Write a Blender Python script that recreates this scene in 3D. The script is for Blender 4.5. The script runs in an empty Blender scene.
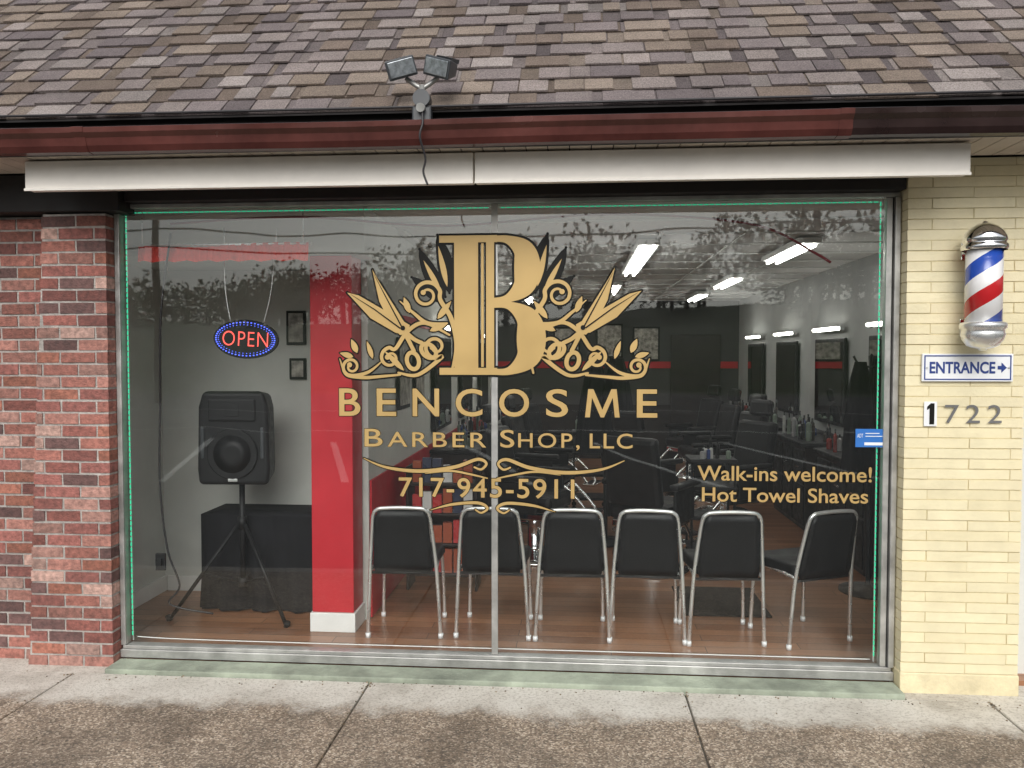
import bpy, math, random
from mathutils import Vector, Matrix
random.seed(7)
R=random.Random(11)
sc=bpy.context.scene
sc.view_settings.view_transform='Standard'
sc.view_settings.look='None'
sc.view_settings.exposure=0
COL=sc.collection

# ---------------------------------------------------------------- helpers
def empty(name,loc=(0,0,0)):
    o=bpy.data.objects.new(name,None); o.location=loc; o.empty_display_size=.1
    COL.objects.link(o); return o
def link(me,name,mat=None,parent=None,smooth=False):
    o=bpy.data.objects.new(name,me); COL.objects.link(o)
    if mat is not None: me.materials.append(mat)
    if parent: o.parent=parent
    if smooth:
        for p in me.polygons: p.use_smooth=True
    return o
def bev(o,w,seg=2):
    m=o.modifiers.new('bev','BEVEL'); m.width=w; m.segments=seg; m.limit_method='ANGLE'; m.angle_limit=math.radians(35)
    return o
def meshobj(name,vs,fs,mat=None,parent=None,smooth=False):
    me=bpy.data.meshes.new(name); me.from_pydata([tuple(v) for v in vs],[],fs); me.update()
    return link(me,name,mat,parent,smooth)
BF=[(0,3,2,1),(4,5,6,7),(0,1,5,4),(1,2,6,5),(2,3,7,6),(3,0,4,7)]
def bverts(x0,x1,y0,y1,z0,z1):
    return [(x0,y0,z0),(x1,y0,z0),(x1,y1,z0),(x0,y1,z0),(x0,y0,z1),(x1,y0,z1),(x1,y1,z1),(x0,y1,z1)]
def box(name,x0,x1,y0,y1,z0,z1,mat,parent=None,b=0):
    o=meshobj(name,bverts(x0,x1,y0,y1,z0,z1),BF,mat,parent)
    if b: bev(o,b)
    return o
class MB:
    def __init__(s): s.v=[];s.f=[];s.c=[]
    def add(s,vs,fs,col=(1,1,1)):
        n=len(s.v); s.v+= [tuple(v) for v in vs]
        for f in fs: s.f.append(tuple(i+n for i in f)); s.c.append(col)
    def box(s,x0,x1,y0,y1,z0,z1,col=(1,1,1),j=0,rg=None):
        vs=bverts(x0,x1,y0,y1,z0,z1)
        if j: vs=[(a+rg.uniform(-j,j),b+rg.uniform(-j,j),c+rg.uniform(-j,j)) for a,b,c in vs]
        s.add(vs,BF,col)
    def make(s,name,mat,parent=None,smooth=False):
        me=bpy.data.meshes.new(name); me.from_pydata(s.v,[],s.f); me.update()
        ca=me.color_attributes.new('Col','FLOAT_COLOR','CORNER')
        for p,c in zip(me.polygons,s.c):
            for l in p.loop_indices: ca.data[l].color=(c[0],c[1],c[2],1)
        return link(me,name,mat,parent,smooth)
def cyl(name,p0,p1,r,mat,parent=None,r2=None,seg=20,smooth=True):
    p0=Vector(p0);p1=Vector(p1); r2=r if r2 is None else r2
    d=(p1-p0).normalized(); a=d.orthogonal().normalized(); b=d.cross(a)
    vs=[];fs=[]
    for k in range(seg):
        t=2*math.pi*k/seg; q=a*math.cos(t)+b*math.sin(t)
        vs.append(p0+q*r); vs.append(p1+q*r2)
    for k in range(seg):
        n=(k+1)%seg; fs.append((2*k,2*n,2*n+1,2*k+1))
    fs.append([2*k for k in range(seg)][::-1]); fs.append([2*k+1 for k in range(seg)])
    o=meshobj(name,vs,fs,mat,parent)
    if smooth:
        for p in o.data.polygons:
            if len(p.vertices)==4: p.use_smooth=True
    return o
def lathe(name,prof,mat,parent=None,seg=40,loc=(0,0,0)):
    vs=[];fs=[]
    for r,z in prof:
        for k in range(seg):
            t=2*math.pi*k/seg; vs.append((r*math.cos(t)+loc[0],r*math.sin(t)+loc[1],z+loc[2]))
    for i in range(len(prof)-1):
        for k in range(seg):
            n=(k+1)%seg
            fs.append((i*seg+k,i*seg+n,(i+1)*seg+n,(i+1)*seg+k))
    return meshobj(name,vs,fs,mat,parent,True)
def catmull(P,n=10,closed=False):
    out=[];N=len(P)
    rng=range(N) if closed else range(N-1)
    for i in rng:
        if closed: p=[P[(i-1)%N],P[i],P[(i+1)%N],P[(i+2)%N]]
        else: p=[P[max(i-1,0)],P[i],P[i+1],P[min(i+2,N-1)]]
        for k in range(n):
            t=k/n
            out.append(tuple(.5*((2*p[1][d])+(-p[0][d]+p[2][d])*t+(2*p[0][d]-5*p[1][d]+4*p[2][d]-p[3][d])*t*t+(-p[0][d]+3*p[1][d]-3*p[2][d]+p[3][d])*t**3) for d in range(len(P[0]))))
    if not closed: out.append(tuple(P[-1]))
    return out
def tube(name,pts,r,mat,parent=None,smooth_path=True,seg=10,cyclic=False):
    if smooth_path: pts=catmull([tuple(p) for p in pts],8,cyclic)
    pts=[Vector(p) for p in pts]; vs=[];fs=[];N=len(pts)
    prev=None
    for i,p in enumerate(pts):
        a=pts[max(i-1,0)];b=pts[min(i+1,N-1)]
        d=(b-a).normalized()
        if prev is None: q=d.orthogonal().normalized()
        else:
            q=(prev-d*prev.dot(d)).normalized()
        prev=q; w=d.cross(q)
        for k in range(seg):
            t=2*math.pi*k/seg; vs.append(p+(q*math.cos(t)+w*math.sin(t))*r)
    for i in range(N-1):
        for k in range(seg):
            n=(k+1)%seg; fs.append((i*seg+k,i*seg+n,(i+1)*seg+n,(i+1)*seg+k))
    fs.append(list(range(seg))[::-1]); fs.append([(N-1)*seg+k for k in range(seg)])
    return meshobj(name,vs,fs,mat,parent,True)

# ---------------------------------------------------------------- materials
def newmat(name):
    m=bpy.data.materials.new(name); m.use_nodes=True
    nt=m.node_tree; b=nt.nodes['Principled BSDF']; return m,nt,b
def N(nt,t,**k):
    n=nt.nodes.new(t)
    for a,v in k.items(): setattr(n,a,v)
    return n
def M(name,col,rough=.6,metal=0,var=.15,scale=6,bump=0,bscale=80,vcol=False,rvar=0.1,coat=0,dirt=0,detail=3,spec=None):
    m,nt,b=newmat(name); L=nt.links.new
    tc=N(nt,'ShaderNodeTexCoord'); no=N(nt,'ShaderNodeTexNoise'); no.inputs['Scale'].default_value=scale; no.inputs['Detail'].default_value=detail
    L(tc.outputs['Object'],no.inputs['Vector'])
    mr=N(nt,'ShaderNodeMapRange'); mr.inputs['From Min'].default_value=.3; mr.inputs['From Max'].default_value=.7
    mr.inputs['To Min'].default_value=1-var; mr.inputs['To Max'].default_value=1+var
    L(no.outputs['Fac'],mr.inputs['Value'])
    vm=N(nt,'ShaderNodeVectorMath',operation='MULTIPLY')
    if vcol:
        at=N(nt,'ShaderNodeAttribute'); at.attribute_name='Col'; L(at.outputs['Color'],vm.inputs[0])
    else: vm.inputs[0].default_value=col[:3]
    cb=N(nt,'ShaderNodeCombineXYZ')
    for i in range(3): L(mr.outputs['Result'],cb.inputs[i])
    L(cb.outputs[0],vm.inputs[1])
    src=vm.outputs[0]
    if dirt:
        n3=N(nt,'ShaderNodeTexNoise'); n3.inputs['Scale'].default_value=1.7; n3.inputs['Detail'].default_value=6; n3.inputs['Roughness'].default_value=.7
        L(tc.outputs['Object'],n3.inputs['Vector'])
        m3=N(nt,'ShaderNodeMapRange'); m3.inputs['From Min'].default_value=.35; m3.inputs['From Max'].default_value=.65; m3.inputs['To Min'].default_value=1-dirt; m3.inputs['To Max'].default_value=1+dirt*.3
        L(n3.outputs['Fac'],m3.inputs['Value'])
        v2=N(nt,'ShaderNodeVectorMath',operation='SCALE'); L(src,v2.inputs[0]); L(m3.outputs['Result'],v2.inputs['Scale']); src=v2.outputs[0]
    L(src,b.inputs['Base Color'])
    b.inputs['Roughness'].default_value=rough; b.inputs['Metallic'].default_value=metal
    if spec is not None: b.inputs['Specular IOR Level'].default_value=spec
    if coat: b.inputs['Coat Weight'].default_value=coat
    if rvar:
        m2=N(nt,'ShaderNodeMapRange'); m2.inputs['From Min'].default_value=.3; m2.inputs['From Max'].default_value=.7
        m2.inputs['To Min'].default_value=max(0.02,rough-rvar); m2.inputs['To Max'].default_value=min(1,rough+rvar)
        L(no.outputs['Fac'],m2.inputs['Value']); L(m2.outputs['Result'],b.inputs['Roughness'])
    if bump:
        nb=N(nt,'ShaderNodeTexNoise'); nb.inputs['Scale'].default_value=bscale; nb.inputs['Detail'].default_value=2
        L(tc.outputs['Object'],nb.inputs['Vector'])
        bp=N(nt,'ShaderNodeBump'); bp.inputs['Strength'].default_value=bump; bp.inputs['Distance'].default_value=.01
        L(nb.outputs['Fac'],bp.inputs['Height']); L(bp.outputs[0],b.inputs['Normal'])
    return m
def emis(name,col,s,sample=True):
    m,nt,b=newmat(name)
    b.inputs['Base Color'].default_value=(*col,1); b.inputs['Emission Color'].default_value=(*col,1); b.inputs['Emission Strength'].default_value=s
    if not sample: m.cycles.emission_sampling='NONE'
    return m

m_brick=M('red_brick',(1,1,1),.85,vcol=True,var=.34,scale=38,bump=.6,bscale=90,dirt=.15)
m_mortar=M('mortar',(.42,.39,.36),.95,var=.22,scale=30,bump=.6,bscale=120,dirt=.25)
m_bed=M('joint_dirt',(.12,.105,.085),.95,var=.3,scale=30)
m_ybrick=M('yellow_painted_brick',(1,1,1),.45,vcol=True,var=.04,scale=9,bump=.2,bscale=60,dirt=.09)
m_ymortar=M('yellow_mortar',(.62,.53,.31),.7,var=.08,scale=20,bump=.4,bscale=100,dirt=.15)
m_shingle=M('asphalt_shingles',(1,1,1),.95,vcol=True,var=.42,scale=150,bump=.9,bscale=260,dirt=.25,spec=.3)
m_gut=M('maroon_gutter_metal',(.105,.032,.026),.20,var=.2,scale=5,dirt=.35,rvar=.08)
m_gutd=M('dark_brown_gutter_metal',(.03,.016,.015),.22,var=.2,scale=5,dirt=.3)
m_dark=M('dark_brown_beam',(.012,.010,.010),.6,var=.3,scale=9)
m_panel=M('beige_metal_panel',(.86,.82,.75),.45,var=.04,scale=3,dirt=.08)
m_soffit=M('beige_soffit',(.58,.52,.44),.6,var=.1,scale=5,dirt=.15)
m_alu=M('aluminium_frame',(.50,.50,.48),.4,metal=.6,var=.15,scale=12,dirt=.35)
m_white=M('off_white_wall_paint',(.66,.67,.63),.75,var=.05,scale=3,bump=.05,bscale=120,dirt=.08)
m_grayw=M('charcoal_wall_paint',(.06,.06,.06),.7,var=.1,scale=3)
m_rightw=M('grey_wall_paint',(.36,.37,.36),.7,var=.1,scale=3)
m_ceil=M('ceiling_tiles',(.72,.72,.70),.85,var=.06,scale=30)
m_red=M('red_paint',(.50,.014,.026),.45,var=.10,scale=4)
m_base=M('white_skirting',(.78,.79,.77),.5,var=.05)
m_black=M('black_vinyl',(.009,.009,.010),.42,var=.3,scale=10,bump=.15,bscale=200,spec=.3)
m_blackp=M('black_plastic',(.009,.009,.010),.5,var=.3,scale=20,bump=.1,bscale=300,spec=.3)
m_chrome=M('chrome',(.90,.91,.92),.10,metal=1,var=.04,rvar=.05)
m_steel=M('brushed_steel_tube',(.84,.85,.84),.30,metal=.8,var=.05)
m_cloth=M('black_table_cloth',(.010,.010,.012),.9,var=.3,spec=.2)
m_gold=M('gold_vinyl',(.54,.37,.145),.36,metal=.25,var=.06,scale=4,rvar=.05)
m_bv=M('black_vinyl_decal',(.008,.008,.007),.45,var=.1,spec=.2)
m_silverd=M('grey_decal',(.14,.14,.14),.5,var=.1)
m_blue=M('navy_print',(.02,.05,.22),.45,var=.06)
m_skyblue=M('blue_print',(.03,.16,.5),.4,var=.06)
m_signw=M('white_sign_enamel',(.80,.82,.83),.3,var=.04)
m_green=M('painted_green_concrete',(.33,.37,.29),.85,var=.2,scale=9,bump=.4,bscale=80,dirt=.45)
m_wire=M('dark_cable',(.02,.018,.02),.5)
m_redw=M('red_cable',(.16,.01,.02),.5)
m_mirror=M('mirror_glass',(.6,.63,.62),.03,metal=1,var=.02,rvar=0)
m_wooddark=M('dark_wood_cabinet',(.018,.012,.010),.45,var=.3,scale=7)
m_paper=M('printed_poster',(.38,.36,.32),.6,var=.6,scale=18)
m_foliage=M('foliage',(1,1,1),.7,vcol=True,var=.2,scale=.6)
m_bark=M('weathered_wood_pole',(.12,.09,.07),.9,var=.3,scale=14)
m_grass=M('grass_hill',(.05,.075,.03),.95,var=.4,scale=.6)
m_lamp=emis('fluorescent_tube',(1,.98,.93),14)
m_van=emis('vanity_light',(1,.97,.90),8)
m_led=emis('green_led_strip',(.03,.50,.27),.9,False)
m_ledred=emis('red_neon',(1,.10,.08),1.3,False)
m_ledblue=emis('blue_led',(.10,.16,1),1.4,False)
m_lens=M('floodlight_lens',(.35,.38,.40),.12,metal=.6,var=.3,scale=60)
m_grey=M('grey_housing',(.045,.05,.055),.4,var=.15)
m_bott=M('bottles',(1,1,1),.25,vcol=True,var=.1)

def glass_mat():
    m=bpy.data.materials.new('shop_window_glass'); m.use_nodes=True; nt=m.node_tree; L=nt.links.new
    for n in list(nt.nodes): nt.nodes.remove(n)
    out=N(nt,'ShaderNodeOutputMaterial'); mx=N(nt,'ShaderNodeMixShader'); tr=N(nt,'ShaderNodeBsdfTransparent'); gl=N(nt,'ShaderNodeBsdfGlossy')
    tr.inputs['Color'].default_value=(.95,.97,.96,1); gl.inputs['Roughness'].default_value=0.015; gl.inputs['Color'].default_value=(.95,1,.98,1)
    lw=N(nt,'ShaderNodeLayerWeight'); lw.inputs['Blend'].default_value=.5
    p=N(nt,'ShaderNodeMath',operation='POWER'); p.inputs[1].default_value=5
    a=N(nt,'ShaderNodeMath',operation='MULTIPLY_ADD'); a.inputs[1].default_value=.9; a.inputs[2].default_value=.09
    L(lw.outputs['Facing'],p.inputs[0]); L(p.outputs[0],a.inputs[0]); L(a.outputs[0],mx.inputs[0])
    tc=N(nt,'ShaderNodeTexCoord'); no=N(nt,'ShaderNodeTexNoise'); no.inputs['Scale'].default_value=1.3; no.inputs['Detail'].default_value=1
    bp=N(nt,'ShaderNodeBump'); bp.inputs['Strength'].default_value=.15; bp.inputs['Distance'].default_value=.02
    L(tc.outputs['Object'],no.inputs['Vector']); L(no.outputs['Fac'],bp.inputs['Height']); L(bp.outputs[0],gl.inputs['Normal'])
    L(tr.outputs[0],mx.inputs[1]); L(gl.outputs[0],mx.inputs[2]); L(mx.outputs[0],out.inputs[0])
    return m
m_glass=glass_mat()

def concrete_mat():
    m,nt,b=newmat('sidewalk_concrete'); L=nt.links.new
    tc=N(nt,'ShaderNodeTexCoord'); geo=N(nt,'ShaderNodeSeparateXYZ'); L(tc.outputs['Object'],geo.inputs[0])
    def noise(s,d=4,r=.6):
        n=N(nt,'ShaderNodeTexNoise'); n.inputs['Scale'].default_value=s; n.inputs['Detail'].default_value=d; n.inputs['Roughness'].default_value=r
        L(tc.outputs['Object'],n.inputs['Vector']); return n
    def ramp(src,stops):
        r=N(nt,'ShaderNodeValToRGB'); L(src,r.inputs[0]); e=r.color_ramp.elements
        while len(e)<len(stops): e.new(.5)
        for q,(p,c) in zip(e,stops): q.position=p; q.color=(*c,1)
        return r
    light=ramp(noise(2.2,7,.7).outputs['Fac'],[(.3,(.40,.37,.32)),(.5,(.60,.57,.51)),(.75,(.70,.68,.62))])
    fine=ramp(noise(70,3,.7).outputs['Fac'],[(.36,(.62,.60,.57)),(.5,(1,1,1)),(.7,(1.0,1.0,1.0))])
    mul=N(nt,'ShaderNodeMix',data_type='RGBA',blend_type='MULTIPLY'); mul.inputs[0].default_value=.8
    L(light.outputs[0],mul.inputs[6]); L(fine.outputs[0],mul.inputs[7])
    vo=N(nt,'ShaderNodeTexVoronoi'); vo.inputs['Scale'].default_value=125; L(tc.outputs['Object'],vo.inputs['Vector'])
    sp=N(nt,'ShaderNodeSeparateColor'); L(vo.outputs['Color'],sp.inputs[0])
    agg=ramp(sp.outputs[0],[(.0,(.08,.058,.04)),(.35,(.205,.155,.108)),(.7,(.32,.25,.18)),(1,(.62,.55,.45))])
    wet=ramp(noise(1.6,7,.72).outputs['Fac'],[(.38,(.50,.46,.42)),(.56,(1.05,1.02,1))])
    mul2=N(nt,'ShaderNodeMix',data_type='RGBA',blend_type='MULTIPLY'); mul2.inputs[0].default_value=1
    L(agg.outputs[0],mul2.inputs[6]); L(wet.outputs[0],mul2.inputs[7])
    nn=noise(4.2,8,.78); ma=N(nt,'ShaderNodeMath',operation='MULTIPLY_ADD'); ma.inputs[1].default_value=.5
    L(nn.outputs['Fac'],ma.inputs[0]); L(geo.outputs[1],ma.inputs[2])
    mr=N(nt,'ShaderNodeMapRange'); mr.inputs['From Min'].default_value=-.20; mr.inputs['From Max'].default_value=-.33; L(ma.outputs[0],mr.inputs['Value'])
    mr.clamp=True
    mm=N(nt,'ShaderNodeMath',operation='MULTIPLY'); mm.inputs[1].default_value=.90; L(mr.outputs[0],mm.inputs[0])
    mx=N(nt,'ShaderNodeMix',data_type='RGBA'); L(mm.outputs[0],mx.inputs[0]); L(mul.outputs[2],mx.inputs[6]); L(mul2.outputs[2],mx.inputs[7])
    L(mx.outputs[2],b.inputs['Base Color']); b.inputs['Roughness'].default_value=.8
    bp=N(nt,'ShaderNodeBump'); bp.inputs['Strength'].default_value=.4; bp.inputs['Distance'].default_value=.004
    L(vo.outputs['Distance'],bp.inputs['Height']); L(bp.outputs[0],b.inputs['Normal'])
    return m
m_conc=concrete_mat()
m_asph=M('asphalt',(.05,.05,.05),.85,var=.35,scale=40,bump=.5,bscale=120,dirt=.2)
m_line=M('white_road_paint',(.7,.7,.68),.7,var=.2,scale=8)

def wood_floor():
    m,nt,b=newmat('laminate_wood_floor'); L=nt.links.new
    tc=N(nt,'ShaderNodeTexCoord'); br=N(nt,'ShaderNodeTexBrick'); L(tc.outputs['Object'],br.inputs['Vector'])
    br.inputs['Scale'].default_value=1; br.inputs['Brick Width'].default_value=1.1; br.inputs['Row Height'].default_value=.10; br.inputs['Mortar Size'].default_value=.0025
    br.inputs['Color1'].default_value=(.38,.17,.075,1); br.inputs['Color2'].default_value=(.21,.085,.038,1); br.inputs['Mortar'].default_value=(.05,.02,.01,1)
    mp=N(nt,'ShaderNodeMapping'); mp.inputs['Scale'].default_value=(2,40,2); L(tc.outputs['Object'],mp.inputs[0])
    no=N(nt,'ShaderNodeTexNoise'); no.inputs['Scale'].default_value=2; no.inputs['Detail'].default_value=5; L(mp.outputs[0],no.inputs['Vector'])
    mx=N(nt,'ShaderNodeMix',data_type='RGBA',blend_type='MULTIPLY'); mx.inputs[0].default_value=.6
    L(br.outputs['Color'],mx.inputs[6]); L(no.outputs['Fac'],mx.inputs[7])
    g=N(nt,'ShaderNodeHueSaturation'); g.inputs['Value'].default_value=1.3; g.inputs['Saturation'].default_value=.95; L(mx.outputs[2],g.inputs['Color'])
    L(g.outputs[0],b.inputs['Base Color']); b.inputs['Roughness'].default_value=.28
    return m
m_floor=wood_floor()

# ---------------------------------------------------------------- ground / street
G0=-.10
ground=box('ground',-300,300,-300,300,G0-.5,G0-.02,m_grass)
road=empty('parking_lot')
box('asphalt_surface',-60,60,-34,-1.92,G0-.018,G0,m_asph,road)
for i in range(-6,8):
    x=i*2.75+.6
    vs=[(x,-12.5,G0+.004),(x+.12,-12.5,G0+.004),(x+1.9,-7.2,G0+.004),(x+1.78,-7.2,G0+.004)]
    meshobj('parking_stripe',vs,[(0,1,2,3)],m_line,road)
meshobj('edge_line',[(-60,-15,G0+.004),(60,-15,G0+.004),(60,-14.85,G0+.004),(-60,-14.85,G0+.004)],[(0,1,2,3)],m_line,road)
meshobj('edge_line_b',[(-60,-22,G0+.004),(60,-22,G0+.004),(60,-21.85,G0+.004),(-60,-21.85,G0+.004)],[(0,1,2,3)],m_line,road)
sw=empty('sidewalk')
box('joint_bed',-9,9,-1.88,-.20,G0-.01,.010,m_bed,sw)
box('wall_strip',-9,-2.214,-.192,.32,G0-.01,.0235,m_conc,sw); box('wall_strip',2.006,9,-.192,.34,G0-.01,.0235,m_conc,sw)
js=[-9,-7.2,-5.6,-4.0,-2.378,-.741,.905,2.40,3.95,5.5,7.2,9]
for a,b in zip(js[:-1],js[1:]):
    o=box('slab',a+.005,b-.005,-1.9+.01,-.195,.0,.026+R.uniform(-.002,.002),m_conc,sw); bev(o,.006,2)
box('kerb',-9,9,-2.03,-1.9,G0-.05,.022,m_mortar,sw,.015)
mb=MB()
for i in range(240):
    x=R.uniform(-2.9,2.9); y=-.20-abs(R.gauss(0,.05)) if R.random()<.5 else R.uniform(-1.2,-.2); s=R.uniform(.0015,.0045)
    if R.random()<.4: x=R.choice([-2.378,-.741,.905,2.40])+R.gauss(0,.012)
    k=R.uniform(.08,.3); mb.box(x-s,x+s,y-s*.7,y+s*.7,.0255,.0285+s*.5,(k,k*.8,k*.55),.001,R)
mb.make('sidewalk_debris',m_bott)

# ---------------------------------------------------------------- building
bld=empty('barber_shop_building')
def brickwall(name,x0,x1,z0,z1,yf,depth,bw,bh,mo,pal,mb,mm,xl=None,jit=.0018,inset=.004,kv=(.62,1.12)):
    mbk=MB(); z=z0; r=0
    while z<z1-.01:
        zt=min(z+bh-mo,z1)
        xs=xl(z) if xl else x0
        x=x0-1.2*bw+(r%2)*bw*.5
        while x<x1:
            a=max(x,xs); b=min(x+bw-mo,x1)
            if b-a>.02:
                c=pal[R.randrange(len(pal))]; k=R.uniform(*kv); c=tuple(q*k for q in c)
                mbk.box(a,b,yf+R.uniform(-.002,.002),yf+depth,z,zt,c,jit,R)
            x+=bw
        z+=bh; r+=1
    o=mbk.make(name,mb,bld)
    xs0=xl(z0) if xl else x0; xs1=xl(z1) if xl else x0
    i=inset
    vs=[(xs0+i,yf+i,z0),(x1-i,yf+i,z0),(x1-i,yf+depth-.002,z0),(xs0+i,yf+depth-.002,z0),(xs1+i,yf+i,z1-.003),(x1-i,yf+i,z1-.003),(x1-i,yf+depth-.002,z1-.003),(xs1+i,yf+depth-.002,z1-.003)]
    meshobj(name+'_mortar',vs,BF,mm,bld)
    return o
redpal=[(.33,.135,.105),(.28,.105,.085),(.37,.175,.14),(.24,.095,.08),(.34,.14,.11),(.47,.30,.25),(.15,.082,.075),(.31,.12,.10),(.40,.22,.18),(.36,.145,.10)]
brickwall('left_brick_pier',-2.75,-2.215,.022,2.53,-.10,.13,.205,.0677,.012,redpal,m_brick,m_mortar,xl=lambda z:-2.71+.13*(z/2.5))
brickwall('left_brick_wall',-5.2,-2.60,.022,2.53,-.02,.10,.205,.0677,.012,redpal,m_brick,m_mortar)
ypal=[(.78,.70,.47),(.77,.69,.455),(.79,.715,.48)]
brickwall('yellow_brick_pier',2.008,2.585,.13,2.74,-.10,.22,.40,.0525,.005,ypal,m_ybrick,m_ymortar,jit=.0012,inset=.0035,kv=(.96,1.03))
box('yellow_pier_base',2.004,2.589,-.108,.12,.0,.128,M('yellow_render',(.74,.65,.42),.6,var=.08,scale=6,bump=.4,bscale=50,dirt=.35),bld,.006)
brickwall('entry_brick_wall',2.59,5.2,.02,2.74,.35,.1,.205,.0677,.012,redpal,m_brick,m_mortar)

box('painted_sill',-2.21,2.00,-.193,-.035,-.02,.05,m_green,bld,.006)
box('wall_over_window',-5.2,2.6,.035,.12,2.60,3.0,m_dark,bld)
box('dark_beam_left',-5.2,-2.12,-.135,.03,2.535,2.735,m_dark,bld,.004)
box('dark_beam',-2.118,2.003,-.09,.03,2.592,2.735,m_dark,bld,.004)
box('shell_left',-2.85,-2.63,.12,9.2,-.02,2.95,m_white,bld)
box('shell_left_front',-2.63,-2.23,.035,.115,.05,2.6,m_white,bld)
box('shell_right',3.0,3.2,.46,9.2,-.02,2.95,m_rightw,bld)
box('shell_right_front',2.02,3.0,.13,.2,.05,2.6,m_white,bld)
box('shell_back',-2.63,3.0,9.0,9.2,-.02,2.95,m_grayw,bld)
box('interior_floor',-2.63,3.0,.03,9.0,-.03,.05,m_floor,bld)
box('ceiling',-2.63,3.0,.122,9.0,2.66,2.75,m_ceil,bld)
box('flat_roof',-5.2,5.2,1.2,9.3,3.0,3.1,m_dark,bld)
mb=MB(); x=-5.2
while x<5.2:
    mb.box(x,x+.098,-.50,.34 if x>2.6 else -.138,2.742,2.752,(1,1,1)); x+=.104
mb.make('soffit_slats',m_soffit,bld)
box('soffit_backing',-5.2,5.2,-.50,1.0,2.756,2.77,m_dark,bld)
box('eave_fascia',-5.2,5.2,-.525,-.502,2.735,2.905,m_dark,bld)
for a,b in((-2.437,-.155),(-.148,2.153)):
    box('fascia_panel',a,b,-.43,-.36,2.590,2.733,m_panel,bld,.006)
    box('fascia_panel_lip',a,b,-.438,-.431,2.582,2.596,m_panel,bld,.002)
def gutprof(y0=-.53,z0=2.725):
    return [(y0,z0+.11),(y0,z0+.01),(y0-.03,z0),(y0-.065,z0+.004),(y0-.083,z0+.03),(y0-.09,z0+.065),(y0-.112,z0+.085),(y0-.115,z0+.108),(y0-.106,z0+.112),(y0-.1,z0+.1),(y0-.08,z0+.07),(y0-.06,z0+.02),(y0-.01,z0+.02),(y0-.008,z0+.11)]
def bow(o,amp):
    """long sheet-metal runs are never perfectly straight"""
    for v in o.data.vertices: v.co.z+=amp*math.sin(v.co.x*1.7)+amp*.5*math.sin(v.co.x*4.1+1)
def run(name,prof,x0,x1,mat):
    n=max(1,int((x1-x0)/.2)); P=len(prof); vs=[];fs=[]
    for k in range(n+1):
        x=x0+(x1-x0)*k/n
        vs+=[(x,y,z) for y,z in prof]
    for k in range(n):
        for i in range(P): j=(i+1)%P; fs.append((k*P+i,k*P+j,(k+1)*P+j,(k+1)*P+i))
    fs+=[list(range(P))[::-1],[n*P+i for i in range(P)]]
    o=meshobj(name,vs,fs,mat,bld); bow(o,.0025); return o
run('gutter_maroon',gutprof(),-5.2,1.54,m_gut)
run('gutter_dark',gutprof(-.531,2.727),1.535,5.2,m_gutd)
jp=[(y-.003 if y<-.56 else y,z-.002 if z<2.76 else z+.002) for y,z in gutprof()]
run('gutter_joint',jp,1.50,1.56,m_gut); run('gutter_joint_b',jp,-2.05,-1.99,m_gut)
# roof
pitch=math.radians(45); e=.127
up=Vector((0,math.cos(pitch),math.sin(pitch))); nr=Vector((0,-math.sin(pitch),math.cos(pitch))); O=Vector((0,-.565,2.90))
def rp(x,s,h): 
    q=O+up*s+nr*h; return (x,q.y,q.z)
spal=[(.275,.232,.220),(.30,.255,.238),(.235,.198,.195),(.265,.212,.172),(.305,.248,.205),(.175,.147,.148),(.215,.168,.138),(.325,.285,.268),(.25,.212,.205)]
mb=MB()
def tab(a,b,s0,s1,h0,h1,c):
    j=R.uniform(-.004,.004)
    v=[rp(a,s0+j,h0),rp(b,s0+j,h0),rp(b,s1,h1),rp(a,s1,h1),rp(a,s0+j,h0-.009),rp(b,s0+j,h0-.009),rp(b,s1,h1-.009),rp(a,s1,h1-.009)]
    mb.add(v,[(0,1,2,3),(0,4,5,1),(1,5,6,2),(3,7,4,0)],c)
for k in range(20):
    s0=k*e; x=-5.3+R.uniform(0,.2)
    while x<5.3:
        w=R.uniform(.22,.5); c=spal[R.randrange(9)]; q=R.uniform(.62,.85)
        tab(x,x+w-.002,s0,s0+e+.03,.009,-.001,tuple(i*q for i in c)); x+=w
    x=-5.3+R.uniform(0,.2)
    while x<5.3:
        w=R.uniform(.09,.24); c=spal[R.randrange(9)]; q=R.uniform(.85,1.12)
        tab(x,x+w,s0-.002,s0+e+.015,.019,.004,tuple(i*q for i in c)); x+=w+ (R.uniform(.004,.012) if R.random()<.4 else R.uniform(.03,.11))
mb.make('shingle_roof',m_shingle,bld)
meshobj('roof_deck',[rp(-5.3,-.02,-.004),rp(5.3,-.02,-.004),rp(5.3,2.62,-.004),rp(-5.3,2.62,-.004)],[(0,1,2,3)],m_dark,bld)

# window frame & panes
wx0,wx1,wz0,wz1=-2.213,2.003,.06,2.59
box('window_sill_frame',wx0,wx1,-.032,.05,.052,.098,m_alu,bld,.003)
box('window_sill_lip',wx0+.01,wx1-.01,-.022,.04,.099,.118,m_alu,bld,.002)
box('window_head',wx0,wx1,-.02,.03,2.568,2.590,m_alu,bld,.002)
box('window_jamb',wx0,wx0+.028,-.025,.04,.12,2.566,m_alu,bld,.003)
box('window_jamb',wx1-.028,wx1,-.03,.04,.12,2.566,m_alu,bld,.003)
box('window_jamb_inner',wx1-.066,wx1-.036,-.015,.03,.12,2.566,m_alu,bld,.003)
box('window_jamb_web',wx1-.037,wx1-.027,-.005,.025,.12,2.566,m_dark,bld)
box('window_mullion',-.112,-.078,-.0025,.02,.12,2.566,m_alu,bld,.001)
meshobj('window_pane_left',[(wx0+.02,0,.11),(-.112,0,.11),(-.112,0,2.575),(wx0+.02,0,2.575)],[(0,1,2,3)],m_glass,bld)
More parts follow.
